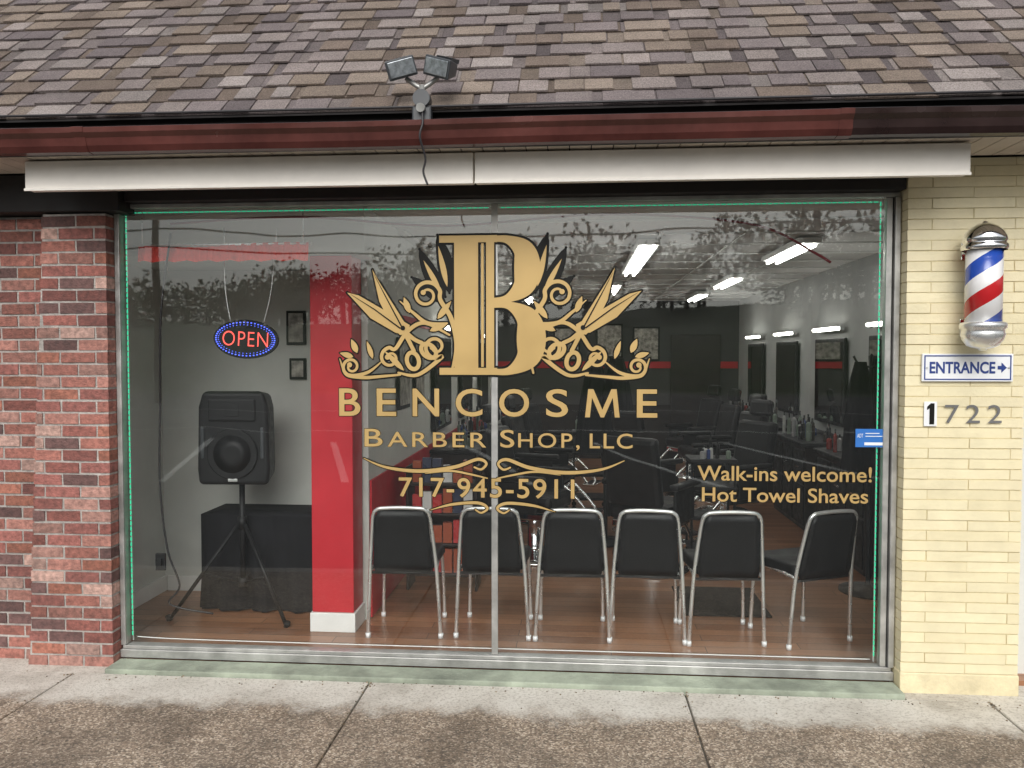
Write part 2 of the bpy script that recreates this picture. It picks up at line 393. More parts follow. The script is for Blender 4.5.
meshobj('window_pane_right',[(-.078,.002,.11),(wx1-.05,-.001,.11),(wx1-.05,-.001,2.575),(-.078,.002,2.575)],[(0,1,2,3)],m_glass,bld)
led=empty('led_light_strip')
mb=MB()
z=.16
while z<2.55:
    mb.box(wx0+.037,wx0+.044,.026,.030,z,z+.022); mb.box(wx1-.085,wx1-.079,.026,.030,z,z+.022); z+=.030
x=wx0+.05
while x<wx1-.09:
    if abs(x+.10)>.03: mb.box(x,x+.022,.028,.032,2.548,2.554)
    x+=.030
mb.make('green_leds',m_led,led)
tube('strip_tape',[(wx0+.041,.033,.13),(wx0+.041,.033,2.552),(wx1-.082,.033,2.552),(wx1-.082,.033,.13)],.004,m_base,led,False)
tube('loose_white_wire',[(wx0+.05,.06,.14),(-1.9,.08,.125),(-1.2,.07,.126),(-.2,.075,.124),(.8,.07,.126),(wx1-.09,.06,.13)],.003,m_base,led)

# ---------------------------------------------------------------- interior architecture
box('red_column',-1.275,-1.015,.48,.70,.17,2.36,m_red,bld,.004)
box('column_base',-1.287,-1.003,.468,.712,.05,.168,m_base,bld,.004)
box('side_room_back_wall',-2.63,-1.277,1.25,1.35,.05,2.36,m_white,bld)
box('side_room_bulkhead',-2.63,-.93,.46,1.40,2.362,2.655,m_white,bld)
box('shop_partition',-1.08,-.98,.72,9.0,.05,2.36,m_white,bld)
box('shop_partition_top',-1.08,-.98,1.402,9.0,2.362,2.66,m_white,bld)
box('partition_wainscot',-.978,-.965,.74,9.0,.06,.95,m_red,bld)
box('right_wainscot',2.985,2.998,.5,9.0,.06,.95,m_wooddark,bld)
box('back_wainscot',-.96,2.98,8.985,8.998,.06,.95,m_wooddark,bld)
box('red_wall_band',-.977,-.970,.74,9.0,1.99,2.06,m_red,bld)
box('red_back_band',-.96,2.98,8.975,8.983,1.55,1.66,m_red,bld)
box('side_skirting',-2.628,-2.61,.2,1.24,.052,.16,m_base,bld)
box('back_skirting',-2.60,-1.29,1.235,1.248,.052,.16,m_base,bld)
mb=MB()
for i in range(6): mb.box(-.9+i*.62,-.875+i*.62,1.41,8.98,2.648,2.658)
for i in range(15): mb.box(-.92,2.99,.5+i*.6,.52+i*.6,2.646,2.6575)
mb.make('ceiling_grid',m_base,bld)
for k,(x,y,l) in enumerate([(.90,1.9,2.2),(.82,5.4,1.25),(2.1,1.9,1.2),(2.1,4.6,1.2),(2.1,6.9,1.2),(-.35,5.0,1.2),(-.35,7.2,1.2)]):
    f=empty('ceiling_light' ); 
    box('housing',x-.09,x+.09,y,y+l,2.60,2.645,m_base,f,.01)
    cyl('tube',(x-.04,y+.03,2.585),(x-.04,y+l-.03,2.585),.014,m_lamp,f,seg=8); cyl('tube',(x+.04,y+.03,2.585),(x+.04,y+l-.03,2.585),.014,m_lamp,f,seg=8)
box('rear_door',1.9,2.7,8.95,8.972,.06,2.1,m_wooddark,bld,.01)

# red curtain valance on a rail close behind the glass
vs=[];fs=[]; n=110
for i in range(n+1):
    x=-2.17+i*(1.005/n)
    y=.15+.009*math.sin(i*.9)+.005*math.sin(i*2.3); t=2.385-.012*math.sin(i*.05)
    vs+=[(x,y,t),(x,y-.012,2.292+.005*math.sin(i*.45))]
fs=[(2*i,2*i+1,2*i+3,2*i+2) for i in range(n)]
cv=empty('red_curtain_valance')
meshobj('cloth',vs,fs,M('red_fabric',(.70,.075,.06),.8,var=.15,scale=20),cv,True)
cyl('rail',(-2.2,.155,2.388),(-1.15,.155,2.388),.008,m_steel,cv)
for x in(-2.15,-1.2): cyl('rail_hanger',(x,.155,2.39),(x,.155,2.66),.004,m_steel,cv,seg=8)
tube('hanging_power_cable',[(-1.95,.10,2.50),(-1.2,.11,2.53),(-.4,.11,2.47),(.4,.11,2.52),(.95,.11,2.50),(1.35,.11,2.44),(1.62,.12,2.30),(1.70,.12,2.25)],.007,m_redw)
tube('wall_power_cable',[(-1.96,.12,2.45),(-2.02,.11,2.0),(-2.06,.16,1.5),(-2.08,.18,1.0),(-2.04,.18,.62),(-1.98,.2,.40),(-2.05,.22,.28),(-1.8,.25,.22)],.006,m_wire)
po=empty('power_outlet'); box('plate',-2.10,-2.04,.15,.165,.50,.60,m_blackp,po,.004); box('plug',-2.09,-2.055,.13,.149,.53,.57,m_blackp,po,.004)

# ---------------------------------------------------------------- objects inside
def stack_chair(x,y,rot=0,z=.05):
    e0=empty('stacking_chair',(x,y,z)); e0.rotation_euler=(0,0,rot)
    tube('back_frame',[(-.22,.03,0),(-.21,.02,.22),(-.197,.0,.45),(-.178,-.04,.66),(-.165,-.065,.765),(-.145,-.072,.795),(-.11,-.075,.806),(0,-.076,.81),(.11,-.075,.806),(.145,-.072,.795),(.165,-.065,.765),(.178,-.04,.66),(.197,.0,.45),(.21,.02,.22),(.22,.03,0)],.0115,m_steel,e0)
    for s in(-1,1):
        tube('front_leg',[(s*.20,.42,0),(s*.195,.41,.22),(s*.185,.40,.40),(s*.18,.36,.425),(s*.185,.2,.425),(s*.195,.02,.42)],.011,m_steel,e0)
        cyl('rubber_foot',(s*.22,.03,-.0),(s*.22,.03,.03),.015,m_signw,e0); cyl('rubber_foot',(s*.2,.42,0),(s*.2,.42,.03),.015,m_signw,e0)
    cyl('rear_brace',(-.19,.02,.40),(.19,.02,.40),.009,m_blackp,e0)
    vs=[];n=9;mz=8
    for side in(0,1):
        for j in range(mz+1):
            t=j/mz; zz=.41+t*.385; w=.180-.026*t-(.02 if j==mz else 0)-(.012 if j==0 else 0)
            for i in range(n+1):
                u=-1+2*i/n; yy=.002-.078*max(0,(zz-.45)/.35)+(.012*(1-u*u)) + (-.017 if side==0 else .030*(1-.5*abs(u)**3))*(1 if 0<j<mz else .4)
                vs.append((u*w,yy,zz))
    fs=[];S=(n+1)*(mz+1); idx=lambda s,j,i:s*S+j*(n+1)+i
    for j in range(mz):
        for i in range(n):
            fs.append((idx(0,j,i),idx(0,j,i+1),idx(0,j+1,i+1),idx(0,j+1,i))); fs.append((idx(1,j,i),idx(1,j+1,i),idx(1,j+1,i+1),idx(1,j,i+1)))
        fs.append((idx(0,j,0),idx(0,j+1,0),idx(1,j+1,0),idx(1,j,0))); fs.append((idx(0,j,n),idx(1,j,n),idx(1,j+1,n),idx(0,j+1,n)))
    for i in range(n):
        fs.append((idx(0,0,i),idx(1,0,i),idx(1,0,i+1),idx(0,0,i+1))); fs.append((idx(0,mz,i),idx(0,mz,i+1),idx(1,mz,i+1),idx(1,mz,i)))
    meshobj('back_cushion',vs,fs,m_black,e0,True)
    o=meshobj('seat_cushion',[(-.19,.03,.42),(.19,.03,.42),(.21,.43,.42),(-.21,.43,.42),(-.18,.04,.485),(.18,.04,.485),(.20,.42,.485),(-.20,.42,.485)],BF,m_black,e0); bev(o,.02,4)
    return e0
for x,y,r in[(-.683,.38,.05),(-.155,.40,-.03),(.327,.39,.015),(.767,.40,-.04),(1.23,.39,.06),(1.79,.45,.42)]:
    stack_chair(x,y,r)

sp=empty('pa_speaker_on_stand',(-1.83,.75,0)); sp.rotation_euler=(0,0,.06)
prof=[(-.225,.0),(-.235,.10),(-.225,.50),(-.195,.60),(.195,.60),(.225,.50),(.235,.10),(.225,0)]
vs=[(x,-.16,z+.93) for x,z in prof]+[(x*.72,.17,z*.92+.95) for x,z in prof]
n=8; fs=[list(range(n)),list(range(n,2*n))[::-1]]+[(i,n+i,n+(i+1)%n,(i+1)%n) for i in range(n)]
o=meshobj('cabinet',vs,fs,m_blackp,sp); bev(o,.03,4)
cyl('woofer_surround',(0,-.158,1.13),(0,-.172,1.13),.165,m_blackp,sp,.155,40); cyl('woofer_cone',(0,-.1725,1.13),(0,-.176,1.13),.12,m_blackp,sp,.05,40)
box('horn',-.15,.15,-.176,-.158,1.34,1.48,m_blackp,sp,.012); box('horn_throat',-.05,.05,-.180,-.177,1.37,1.45,m_blackp,sp,.01)
box('badge',-.03,.03,-.168,-.159,.955,.975,m_steel,sp,.003)
for s in(-1,1): box('handle',s*.19-.012,s*.19+.012,-.172,-.155,1.1,1.3,m_grey,sp,.008)
cyl('pole',(0,0,.25),(0,0,.95),.018,m_blackp,sp); cyl('collar',(0,0,.62),(0,0,.70),.03,m_blackp,sp); cyl('collar_low',(0,0,.24),(0,0,.30),.03,m_blackp,sp)
for a in(200,320,80):
    t=math.radians(a); c,s_=math.cos(t),math.sin(t)
    cyl('tripod_leg',(.02*c,.02*s_,.66),(.46*c,.36*s_,.06),.012,m_blackp,sp); cyl('strut',(.02*c,.02*s_,.27),(.25*c,.2*s_,.34),.007,m_blackp,sp)
    cyl('rubber_tip',(.46*c,.36*s_,.05),(.475*c,.372*s_,.085),.018,m_blackp,sp)

tb=empty('draped_table',(-1.74,1.0,0))
vs=[];fs=[];ring_=96
for j,(zz,gr) in enumerate([(.70,0),(.69,.006),(.5,.022),(.25,.04),(.06,.055)]):
    for i in range(ring_):
        t=2*math.pi*i/ring_; c,s_=math.cos(t),math.sin(t); k=max(abs(c),abs(s_)); x=c/k*.40;y=s_/k*.19
        g=gr*(math.sin(i*.8)+.6*math.sin(i*1.9)); vs.append((x+g*.35*c+.02*gr*10*c,y+g*.5*s_,zz))
for j in range(4):
    for i in range(ring_): fs.append((j*ring_+i,(j+1)*ring_+i,(j+1)*ring_+(i+1)%ring_,j*ring_+(i+1)%ring_))
fs.append(list(range(ring_)))
meshobj('cloth',vs,fs,m_cloth,tb,True)
for a,b in((-.3,-.13),(.3,-.13),(-.3,.13),(.3,.13)): cyl('leg',(a,b,.05),(a,b,.66),.015,m_steel,tb)

def pic(x,z,w,h,y=1.249):
    e0=empty('picture_frame',(x,y,z)); 
    box('frame',-w/2,w/2,-.022,-.001,-h/2,h/2,m_blackp,e0,.003); box('print',-w/2+.018,w/2-.018,-.026,-.0225,-h/2+.018,h/2-.018,m_paper,e0)
pic(-1.63,1.95,.14,.24); pic(-1.62,1.66,.12,.15)

# ---------------------------------------------------------------- text helper
def text_mesh(s,off=0,space=1.0):
    cu=bpy.data.curves.new('t','FONT'); cu.body=s; cu.offset=off; cu.space_character=space; cu.resolution_u=5
    o=bpy.data.objects.new('t',cu); COL.objects.link(o); bpy.context.view_layer.update()
    dg=bpy.context.evaluated_depsgraph_get(); me=bpy.data.meshes.new_from_object(o.evaluated_get(dg))
    bpy.data.objects.remove(o); return me
def bounds(me):
    xs=[v.co.x for v in me.vertices]; ys=[v.co.y for v in me.vertices]; return min(xs),max(xs),min(ys),max(ys)
def sheet(name,P,F,y,mat,parent,key,ymat,yk):
    if key:
        vs=[];fs=[]
        for k in range(12):
            a=2*math.pi*k/12; n0=len(vs); vs+=[(px+key*math.cos(a),yk-k*.00002,pz+key*math.sin(a)) for px,pz in P]; fs+=[tuple(i+n0 for i in f) for f in F]
        meshobj(name+'_keyline',vs,fs,ymat,parent)
    return meshobj(name,[(px,y,pz) for px,pz in P],F,mat,parent)
def text(name,s,x0,x1,z0,z1,y,mat,parent,bold=0,space=1.0,key=0,ymat=None,yk=0):
    """letters fitted in a rectangle of the vertical plane y (facing the street); key = width of the dark keyline in metres"""
    me=text_mesh(s,bold,space); b=bounds(me)
    sx=(x1-x0)/(b[1]-b[0]); sz=(z1-z0)/(b[3]-b[2])
    P=[(x0+(v.co.x-b[0])*sx,z0+(v.co.y-b[2])*sz) for v in me.vertices]; F=[tuple(p.vertices) for p in me.polygons]
    return sheet(name,P,F,y,mat,parent,key,ymat,yk)

os_=empty('neon_open_sign',(-1.60,.30,1.85)); os_.rotation_euler=(0,.05,0)
def ell(a,b,n=48): return [(a*math.cos(2*math.pi*i/n),b*math.sin(2*math.pi*i/n)) for i in range(n)]
E=ell(.195,.115); vs=[(x,-.012,z) for x,z in E]+[(x,.012,z) for x,z in E]; n=48
meshobj('backing',vs,[list(range(n)),list(range(n,2*n))[::-1]]+[(i,n+i,n+(i+1)%n,(i+1)%n) for i in range(n)],m_blackp,os_)
mb=MB()
for x,z in ell(.178,.098,50): mb.box(x-.0035,x+.0035,-.020,-.013,z-.0035,z+.0035)
for x,z in ell(.164,.084,46): mb.box(x-.002,x+.002,-.018,-.013,z-.002,z+.002)
mb.make('blue_leds',m_ledblue,os_)
text('open_letters','OPEN',-.138,.138,-.042,.044,-.016,m_ledred,os_,bold=-.014,space=1.1)
for s in(-1,1): tube('hanging_chain',[(s*.10,0,.10),(s*.14,0,.3),(s*.16,.0,.66)],.003,m_steel,os_)

# ---------------------------------------------------------------- barber stations & chairs
def barber_chair(x,y,rot):
    e0=empty('barber_chair',(x,y,.05)); e0.rotation_euler=(0,0,rot)
    lathe('base',[(0,.0),(.30,.0),(.30,.02),(.22,.05),(.07,.07),(.055,.1),(.055,.36),(.0,.36)],m_chrome,e0)
    box('seat',-.25,.25,-.25,.26,.42,.56,m_black,e0,.04)
    box('seat_frame',-.23,.23,-.23,.24,.36,.42,m_chrome,e0,.01)
    o=box('backrest',-.23,.23,-.045,.055,0,.55,m_black,e0,.04); o.location=(0,.27,.55); o.rotation_euler=(-.2,0,0)
    o=box('headrest',-.13,.13,-.04,.04,0,.16,m_black,e0,.035); o.location=(0,.40,1.13); o.rotation_euler=(-.2,0,0)
    for s in(-1,1):
        box('armrest',s*.29-.04,s*.29+.04,-.22,.24,.68,.73,m_black,e0,.02); box('arm_panel',s*.285-.015,s*.285+.015,-.15,.2,.42,.68,m_blackp,e0,.01)
    tube('footrest_arm',[(-.15,-.22,.40),(-.15,-.36,.28),(-.15,-.48,.14)],.015,m_chrome,e0); tube('footrest_arm',[(.15,-.22,.40),(.15,-.36,.28),(.15,-.48,.14)],.015,m_chrome,e0)
    box('footplate',-.18,.18,-.58,-.42,.11,.14,m_chrome,e0,.01)
for x,y,r in[(.0,2.4,1.2),(.05,3.9,1.3),(.1,5.8,1.2),(.95,2.1,2.6),(1.0,3.5,2.2),(1.75,3.2,-1.0),(1.95,4.5,-1.2),(1.95,5.9,-1.3),(1.95,7.1,-1.1)]: barber_chair(x,y,r)
bcols=[(.35,.35,.35),(.02,.02,.02),(.04,.07,.2),(.02,.02,.02),(.28,.05,.04),(.2,.25,.2),(.05,.04,.03),(.5,.5,.48)]
def bottles(mb,x,y,z,w,h):
    c=bcols[R.randrange(len(bcols))]; n=8
    for (ra,rb,za,zb,cc) in((w,w,0,h*.7,c),(w,w*.4,h*.7,h*.8,c),(w*.4,w*.4,h*.8,h,(.02,.02,.02))):
        vs=[]
        for k in range(n):
            t=2*math.pi*k/n; vs+=[(x+ra*math.cos(t),y+ra*math.sin(t),z+za),(x+rb*math.cos(t),y+rb*math.sin(t),z+zb)]
        mb.add(vs,[(2*k,2*((k+1)%n),2*((k+1)%n)+1,2*k+1) for k in range(n)]+[[2*k+1 for k in range(n)]],cc)
def station(x,y,side):
    e0=empty('barber_station',(x,y,.05)); s=side
    x0,x1=sorted((0,s*.42)); box('cabinet',x0,x1,-.6,.6,.0,.82,m_wooddark,e0,.01) 
    for q in(-.4,0,.4):
        a,b=sorted((s*.421,s*.432)); box('drawer_front',a,b,q-.185,q+.185,.45,.78,m_blackp,e0,.003); box('cabinet_door',a,b,q-.185,q+.185,.05,.43,m_blackp,e0,.003)
        a,b=sorted((s*.433,s*.447)); box('handle',a,b,q-.06,q+.06,.60,.615,m_chrome,e0)
    x0,x1=sorted((0,s*.46)); box('counter',x0,x1,-.63,.63,.822,.86,m_blackp,e0,.01)
    x0,x1=sorted((0,s*.03)); box('mirror_frame',x0,x1,-.48,.48,1.0,1.88,m_blackp,e0,.01)
    x0,x1=sorted((s*.031,s*.035)); box('mirror',x0,x1,-.44,.44,1.04,1.84,m_mirror,e0)
    x0,x1=sorted((s*.002,s*.05)); box('light_bracket',x0,x1,-.40,.40,1.95,2.0,m_chrome,e0,.004)
    cyl('vanity_tube',(s*.075,-.38,1.975),(s*.075,.38,1.975),.018,m_van,e0,seg=8)
    mb=MB()
    for i in range(16): bottles(mb,s*R.uniform(.10,.38),-.56+i*.074+R.uniform(-.02,.02),.861,R.uniform(.016,.03),R.uniform(.1,.26))
    mb.make('bottles',m_bott,e0)
for y in(2.6,4.2,5.9,7.6): station(2.98,y,-1)
for y in(3.4,5.1,6.9): station(-.962,y,1)
def gown_stand(x,y,rot):
    cs=empty('coat_stand',(x,y,.05)); cs.rotation_euler=(0,0,rot)
    lathe('base',[(0,0),(.2,0),(.2,.02),(.03,.04),(.018,.06),(.018,1.7),(0,1.72)],m_blackp,cs,20)
    for a in range(0,360,90):
        t=math.radians(a+20); tube('hook',[(0,0,1.62),(.08*math.cos(t),.08*math.sin(t),1.64),(.12*math.cos(t),.12*math.sin(t),1.70)],.008,m_blackp,cs)
    for ox,oy,zt in((.10,-.03,1.68),(-.1,.05,1.66)):
        vs=[];fs=[]
        for j in range(8):
            for i in range(20):
                t=2*math.pi*i/20; r=(.05+.11*(j/7)**.6)*(1+.18*math.sin(i*1.9+j*.3)); vs.append((ox+r*math.cos(t),oy+r*.7*math.sin(t),zt-j*.12))
        for j in range(7):
            for i in range(20): fs.append((j*20+i,(j+1)*20+i,(j+1)*20+(i+1)%20,j*20+(i+1)%20))
        meshobj('gown',vs,fs,m_cloth,cs,True)
gown_stand(.62,3.0,0)
gown_stand(2.45,1.6,1)
for x,y in((1.45,2.35),(.5,4.6)):
    tr=empty('tool_trolley',(x,y,.05))
    for a in(-.17,.17):
        for b in(-.14,.14): cyl('post',(a,b,.05),(a,b,.86),.01,m_blackp,tr); cyl('castor',(a,b-.012,.028),(a,b+.012,.028),.027,m_blackp,tr,seg=12)
    for q in(.12,.38,.62,.84): box('tray',-.19,.19,-.16,.16,q,q+.03,m_blackp,tr,.006)
    mb=MB()
    for i in range(9): bottles(mb,R.uniform(-.15,.15),R.uniform(-.12,.12),.871,R.uniform(.014,.026),R.uniform(.08,.2))
    mb.make('products',m_bott,tr)
mr_=empty('magazine_rack',(-.62,1.5,.05))
for s in(-1,1): box('side',s*.25-.01,s*.25+.01,-.12,.12,0,.9,m_wooddark,mr_,.004)
for k in range(4): box('shelf',-.238,.238,-.11,.11,.1+k*.22,.12+k*.22,m_wooddark,mr_,.003)
mb=MB()
for k in range(4):
    for i in range(6): 
        c=[(.5,.05,.05),(.6,.55,.5),(.05,.06,.1),(.4,.1,.05),(.7,.7,.68)][R.randrange(5)]
        mb.box(-.22+i*.075,-.155+i*.075,-.06+R.uniform(-.03,.0),-.04,.122+k*.22,.122+k*.22+R.uniform(.12,.19),c)
mb.make('magazines',m_bott,mr_)
box('door_mat',1.05,1.62,.95,1.6,.052,.062,m_cloth,None,.004)
for i,(x,z) in enumerate([(-.4,2.0),(.2,1.95),(.9,2.0),(1.5,1.95)]):
    e0=empty('wall_poster',(x,8.97,z)); box('frame',-.22,.22,-.03,-.0,-.28,.28,m_blackp,e0,.004); box('print',-.19,.19,-.035,-.031,-.25,.25,m_paper,e0)
for y in(1.7,2.3):
    e0=empty('wall_poster',(-.972,y,1.62)); box('frame',0,.02,-.2,.2,-.27,.27,m_blackp,e0,.004); box('print',.021,.024,-.17,.17,-.24,.24,m_paper,e0)

# ---------------------------------------------------------------- window lettering
def ax(u): return (u-512)*.00541-.004
def az(v): return 2.371-(v-240)*.00539
deco=empty('window_lettering')
class Layer:
    def __init__(s,y,step): s.y=y;s.k=0;s.mb=MB();s.st=step
    def add(s,pts,fs):
        s.k+=1; y=s.y-s.k*s.st; s.mb.add([(ax(p[0]),y,az(p[1])) for p in pts],fs)
BL=Layer(-.0040,.000002); GL=Layer(-.0075,.00002); TL=Layer(-.0125,.00001)
def ribbon(layer,pts,ws,cap=True,closed=False):
    n=len(pts);vs=[];fs=[]
    for i,(x,y) in enumerate(pts):
        a=pts[(i-1)%n] if closed else pts[max(i-1,0)]; b=pts[(i+1)%n] if closed else pts[min(i+1,n-1)]
        dx,dy=b[0]-a[0],b[1]-a[1]; l=math.hypot(dx,dy) or 1; nx,ny=-dy/l,dx/l; w=ws[i]/2
        vs+=[(x+nx*w,y+ny*w),(x-nx*w,y-ny*w)]
    m=n if closed else n-1
    for i in range(m):
        j=(i+1)%n; fs.append((2*i,2*i+1,2*j+1,2*j))
    layer.add(vs,fs)
    if cap and not closed:
        for i in(0,n-1): dot(layer,pts[i],ws[i]/2)
def dot(layer,p,r,n=16): layer.add([(p[0]+r*math.cos(2*math.pi*i/n),p[1]+r*math.sin(2*math.pi*i/n)) for i in range(n)],[list(range(n))])
def stroke(P,W,o=1.6,both=True):
    """tapering brush stroke, gold over a black keyline; mirrored about the B when both"""
    Q=catmull([(p[0],p[1],w) for p,w in zip(P,W)],9)
    for mx in((0,1) if both else (0,)):
        pts=[((986-q[0]) if mx else q[0],q[1]) for q in Q]; ws=[max(q[2],.2) for q in Q]
        ribbon(BL,pts,[w+2*o for w in ws]); ribbon(GL,pts,ws)
def shape(P,o=1.5,both=True,gold=True):
    for mx in((0,1) if both else (0,)):
        pts=[((986-q[0]) if mx else q[0],q[1]) for q in P]
        BL.add(pts,[list(range(len(pts)))]); ribbon(BL,pts,[2*o]*len(pts),closed=True)
        for p in pts[::max(1,len(pts)//12)]: dot(BL,p,o,8)
        if gold: GL.add(pts,[list(range(len(pts)))])
def spiral(cx,cy,r,a0,turns,dirn,w0=3.4,w1=2.0,tail=None,o=1.7):
    P=[];W=[];n=int(10*turns)
    if tail: P+=tail[0]; W+=tail[1]
    for i in range(n+1):
        t=i/n; rr=r*(1-.72*t); a=math.radians(a0)+dirn*2*math.pi*turns*t
        P.append((cx+rr*math.cos(a),cy+rr*math.sin(a))); W.append(w0+(w1-w0)*t)
    stroke(P,W,o); 
    for mx in(0,1):
        p=P[-1]; p=((986-p[0]) if mx else p[0],p[1]); dot(BL,p,2.6+o); dot(GL,p,2.6)
def leaf(bx,by,tx,ty,w,o=1.4,gold=True,curve=0):
    dx,dy=tx-bx,ty-by; l=math.hypot(dx,dy); nx,ny=-dy/l,dx/l
    L=[];Rr=[]
    for i in range(9):
        t=i/8; hw=w*math.sin(math.pi*min(1,t*1.0))**.8*(1-.45*t) if 0<t<1 else 0; c=curve*math.sin(math.pi*t)
        L.append((bx+dx*t+nx*(hw+c),by+dy*t+ny*(hw+c))); Rr.append((bx+dx*t+nx*(-hw+c),by+dy*t+ny*(-hw+c)))
    shape(L+Rr[-2:0:-1],o,gold=gold)
leaf(450,292,438,234,9,gold=False,curve=2); leaf(446,296,420,248,8,gold=False,curve=-2); leaf(446,302,412,276,6,gold=False)
leaf(448,286,439,245,3.6); leaf(442,292,424,259,3.2)
leaf(438,318,452,300,4); leaf(430,330,449,322,4)
leaf(356,352,350,338,4); leaf(352,356,338,352,3.5)
leaf(410,312,404,296,4); leaf(404,370,384,350,3.6); leaf(372,358,366,340,3.2)
spiral(427,294,15,20,1.45,-1,4.2,2.2,tail=([(452,372),(457,345),(452,318)],[2,4,4.6]))
spiral(436,346,12,60,1.3,1,4.2,2.2,tail=([(398,372),(418,374)],[2,3.6]))
spiral(390,357,11,-60,1.3,-1,3.8,2.0,tail=([(450,334),(425,322),(408,330)],[2,3.5,4]))
spiral(350,366,9.5,100,1.35,1,3.4,2.0,tail=([(400,374),(378,376),(364,377)],[2,3,3.4]))
stroke([(338,358),(346,374),(366,372),(382,360)],[1,3.4,3.2,1])
stroke([(400,300),(414,312),(428,322),(448,322)],[1,3,3.6,1])
def ring(cx,cy,rx,ry,a,w=4.2,o=1.7):
    P=[]
    for i in range(28):
        t=2*math.pi*i/28; x=rx*math.cos(t);y=ry*math.sin(t); P.append((cx+x*math.cos(a)-y*math.sin(a),cy+x*math.sin(a)+y*math.cos(a)))
    for mx in(0,1):
        pts=[((986-q[0]) if mx else q[0],q[1]) for q in P]
        ribbon(BL,pts,[w+2*o]*28,closed=True); ribbon(GL,pts,[w]*28,closed=True)
shape([(372,268),(380,282),(405,322),(408,333),(400,334),(392,326),(379,300)],1.8)
shape([(346,291),(358,294),(398,317),(410,324),(408,333),(396,332),(370,317)],1.8)
stroke([(404,330),(414,338),(422,342)],[5,4,4]); stroke([(402,326),(410,342),(414,350)],[5,4,4])
ring(429,350,8.5,6,math.radians(40)); ring(413,360,8.5,6,math.radians(75))
for mx in(0,1):
    f=lambda u:(986-u if mx else u)
    ribbon(TL,[(f(374),273),(f(386),296),(f(402),326)],[.3,1.1,1.4]); ribbon(TL,[(f(350),293),(f(374),308),(f(400),327)],[.3,1.1,1.4])
    dot(TL,(f(403),327),2.4)
def rect(a,b,c,d,o=2.2): shape([(a,c),(b,c),(b,d),(a,d)],o,both=False)
stroke([(490,239),(508,239.5),(524,250),(528,268),(524,286),(508,298),(490,300)],[6,8,21,26,21,8,5],2.4,False)
stroke([(490,305),(510,305),(528,318),(532,338),(528,357),(510,370),(490,370.5)],[5,8,23,29,23,8,6],2.4,False)
rect(440,498,235,242); rect(440,498,367,374)
rect(455,479,239,370); rect(487,495,239,370,1.6)
rect(482,484.6,243,366,.4)
def atext(name,s,u0,u1,v0,v1,bold,key=.0045,space=1.0):
    text(name,s,ax(u0),ax(u1),az(v1),az(v0),-.0075,m_gold,deco,bold,space,key,m_bv,-.0042)
u=337; gap=(319-(22+20+27+27+30+22+34+20))/7
for i,(c,w_) in enumerate((('B',22),('E',20),('N',27),('C',27),('O',30),('S',22),('M',34),('E',20))):
    if c=='M':
        mp=[(0,0),(.14,0),(.20,.70),(.45,0),(.55,0),(.80,.70),(.86,0),(1,0),(.91,1),(.76,1),(.50,.27),(.24,1),(.09,1)]
        P=[(ax(u+w_*a),az(416-28*b)) for a,b in mp]
        quads=[(0,1,2,12),(2,3,10,11),(3,4,10),(4,5,9,10),(5,6,7,8),(5,8,9),(2,11,12)]
        sheet('wordmark_m'+str(i),P,quads,-.0075,m_gold,deco,.0045,m_bv,-.0042)
    else: atext('wordmark_'+c.lower()+str(i),c,u,u+w_,388,416,.012)
    u+=w_+gap
def smallcaps(name,word,u0,u1,v0,v1):
    h=v1-v0; n=len(word); f=(u1-u0)*(1.15/(n+.15))
    atext(name+'_cap',word[0],u0,u0+f*.80,v0,v1,.008,.003)
    atext(name+'_rest',word[1:],u0+f*1.02,u1,v0+h*.17,v1+(h*.12 if ',' in word else 0),.006,.003,1.22)
smallcaps('barber','BARBER',363,487,429,447); smallcaps('shop','SHOP,',501,580,429,447)
atext('llc','LLC',590,632,432,447,.008,.003,1.15)
atext('phone','717-945-5911',398,575,478,498,.012,.0035,1.12)
stroke([(362,459),(385,468),(420,471.5),(455,467),(478,459),(487,463),(482,469),(475,467)],[.8,2.6,3.6,3.6,3.2,2.6,2.2,1.8],1.0)
stroke([(425,474),(450,471),(470,474),(488,478)],[.6,2,2,1.2],.9)
stroke([(430,511),(452,505),(478,503),(488,508),(482,513),(476,510)],[.6,2.6,3,2.6,2,1.6],.9)
text('walk_ins','Walk-ins welcome!',.988,1.885,1.090,1.170,-.0075,m_gold,deco,.012,1,.0035,m_bv,-.0042)
text('hot_towel','Hot Towel Shaves',1.012,1.868,.978,1.055,-.0075,m_gold,deco,.012,1,.0035,m_bv,-.0042)
BL.mb.make('black_outline',m_bv,deco); GL.mb.make('gold_fill',m_gold,deco); TL.mb.make('engraving',m_bv,deco)
st=empty('security_sticker'); box('card',1.80,1.945,-.006,-.003,1.275,1.37,m_skyblue,st)
box('card_white',1.845,1.940,-.0075,-.0062,1.285,1.300,m_signw,st); text('print','ADT',1.808,1.838,1.325,1.345,-.0076,m_signw,st)
box('line',1.850,1.935,-.0075,-.0062,1.33,1.334,m_signw,st); box('line',1.850,1.92,-.0075,-.0062,1.345,1.349,m_signw,st)

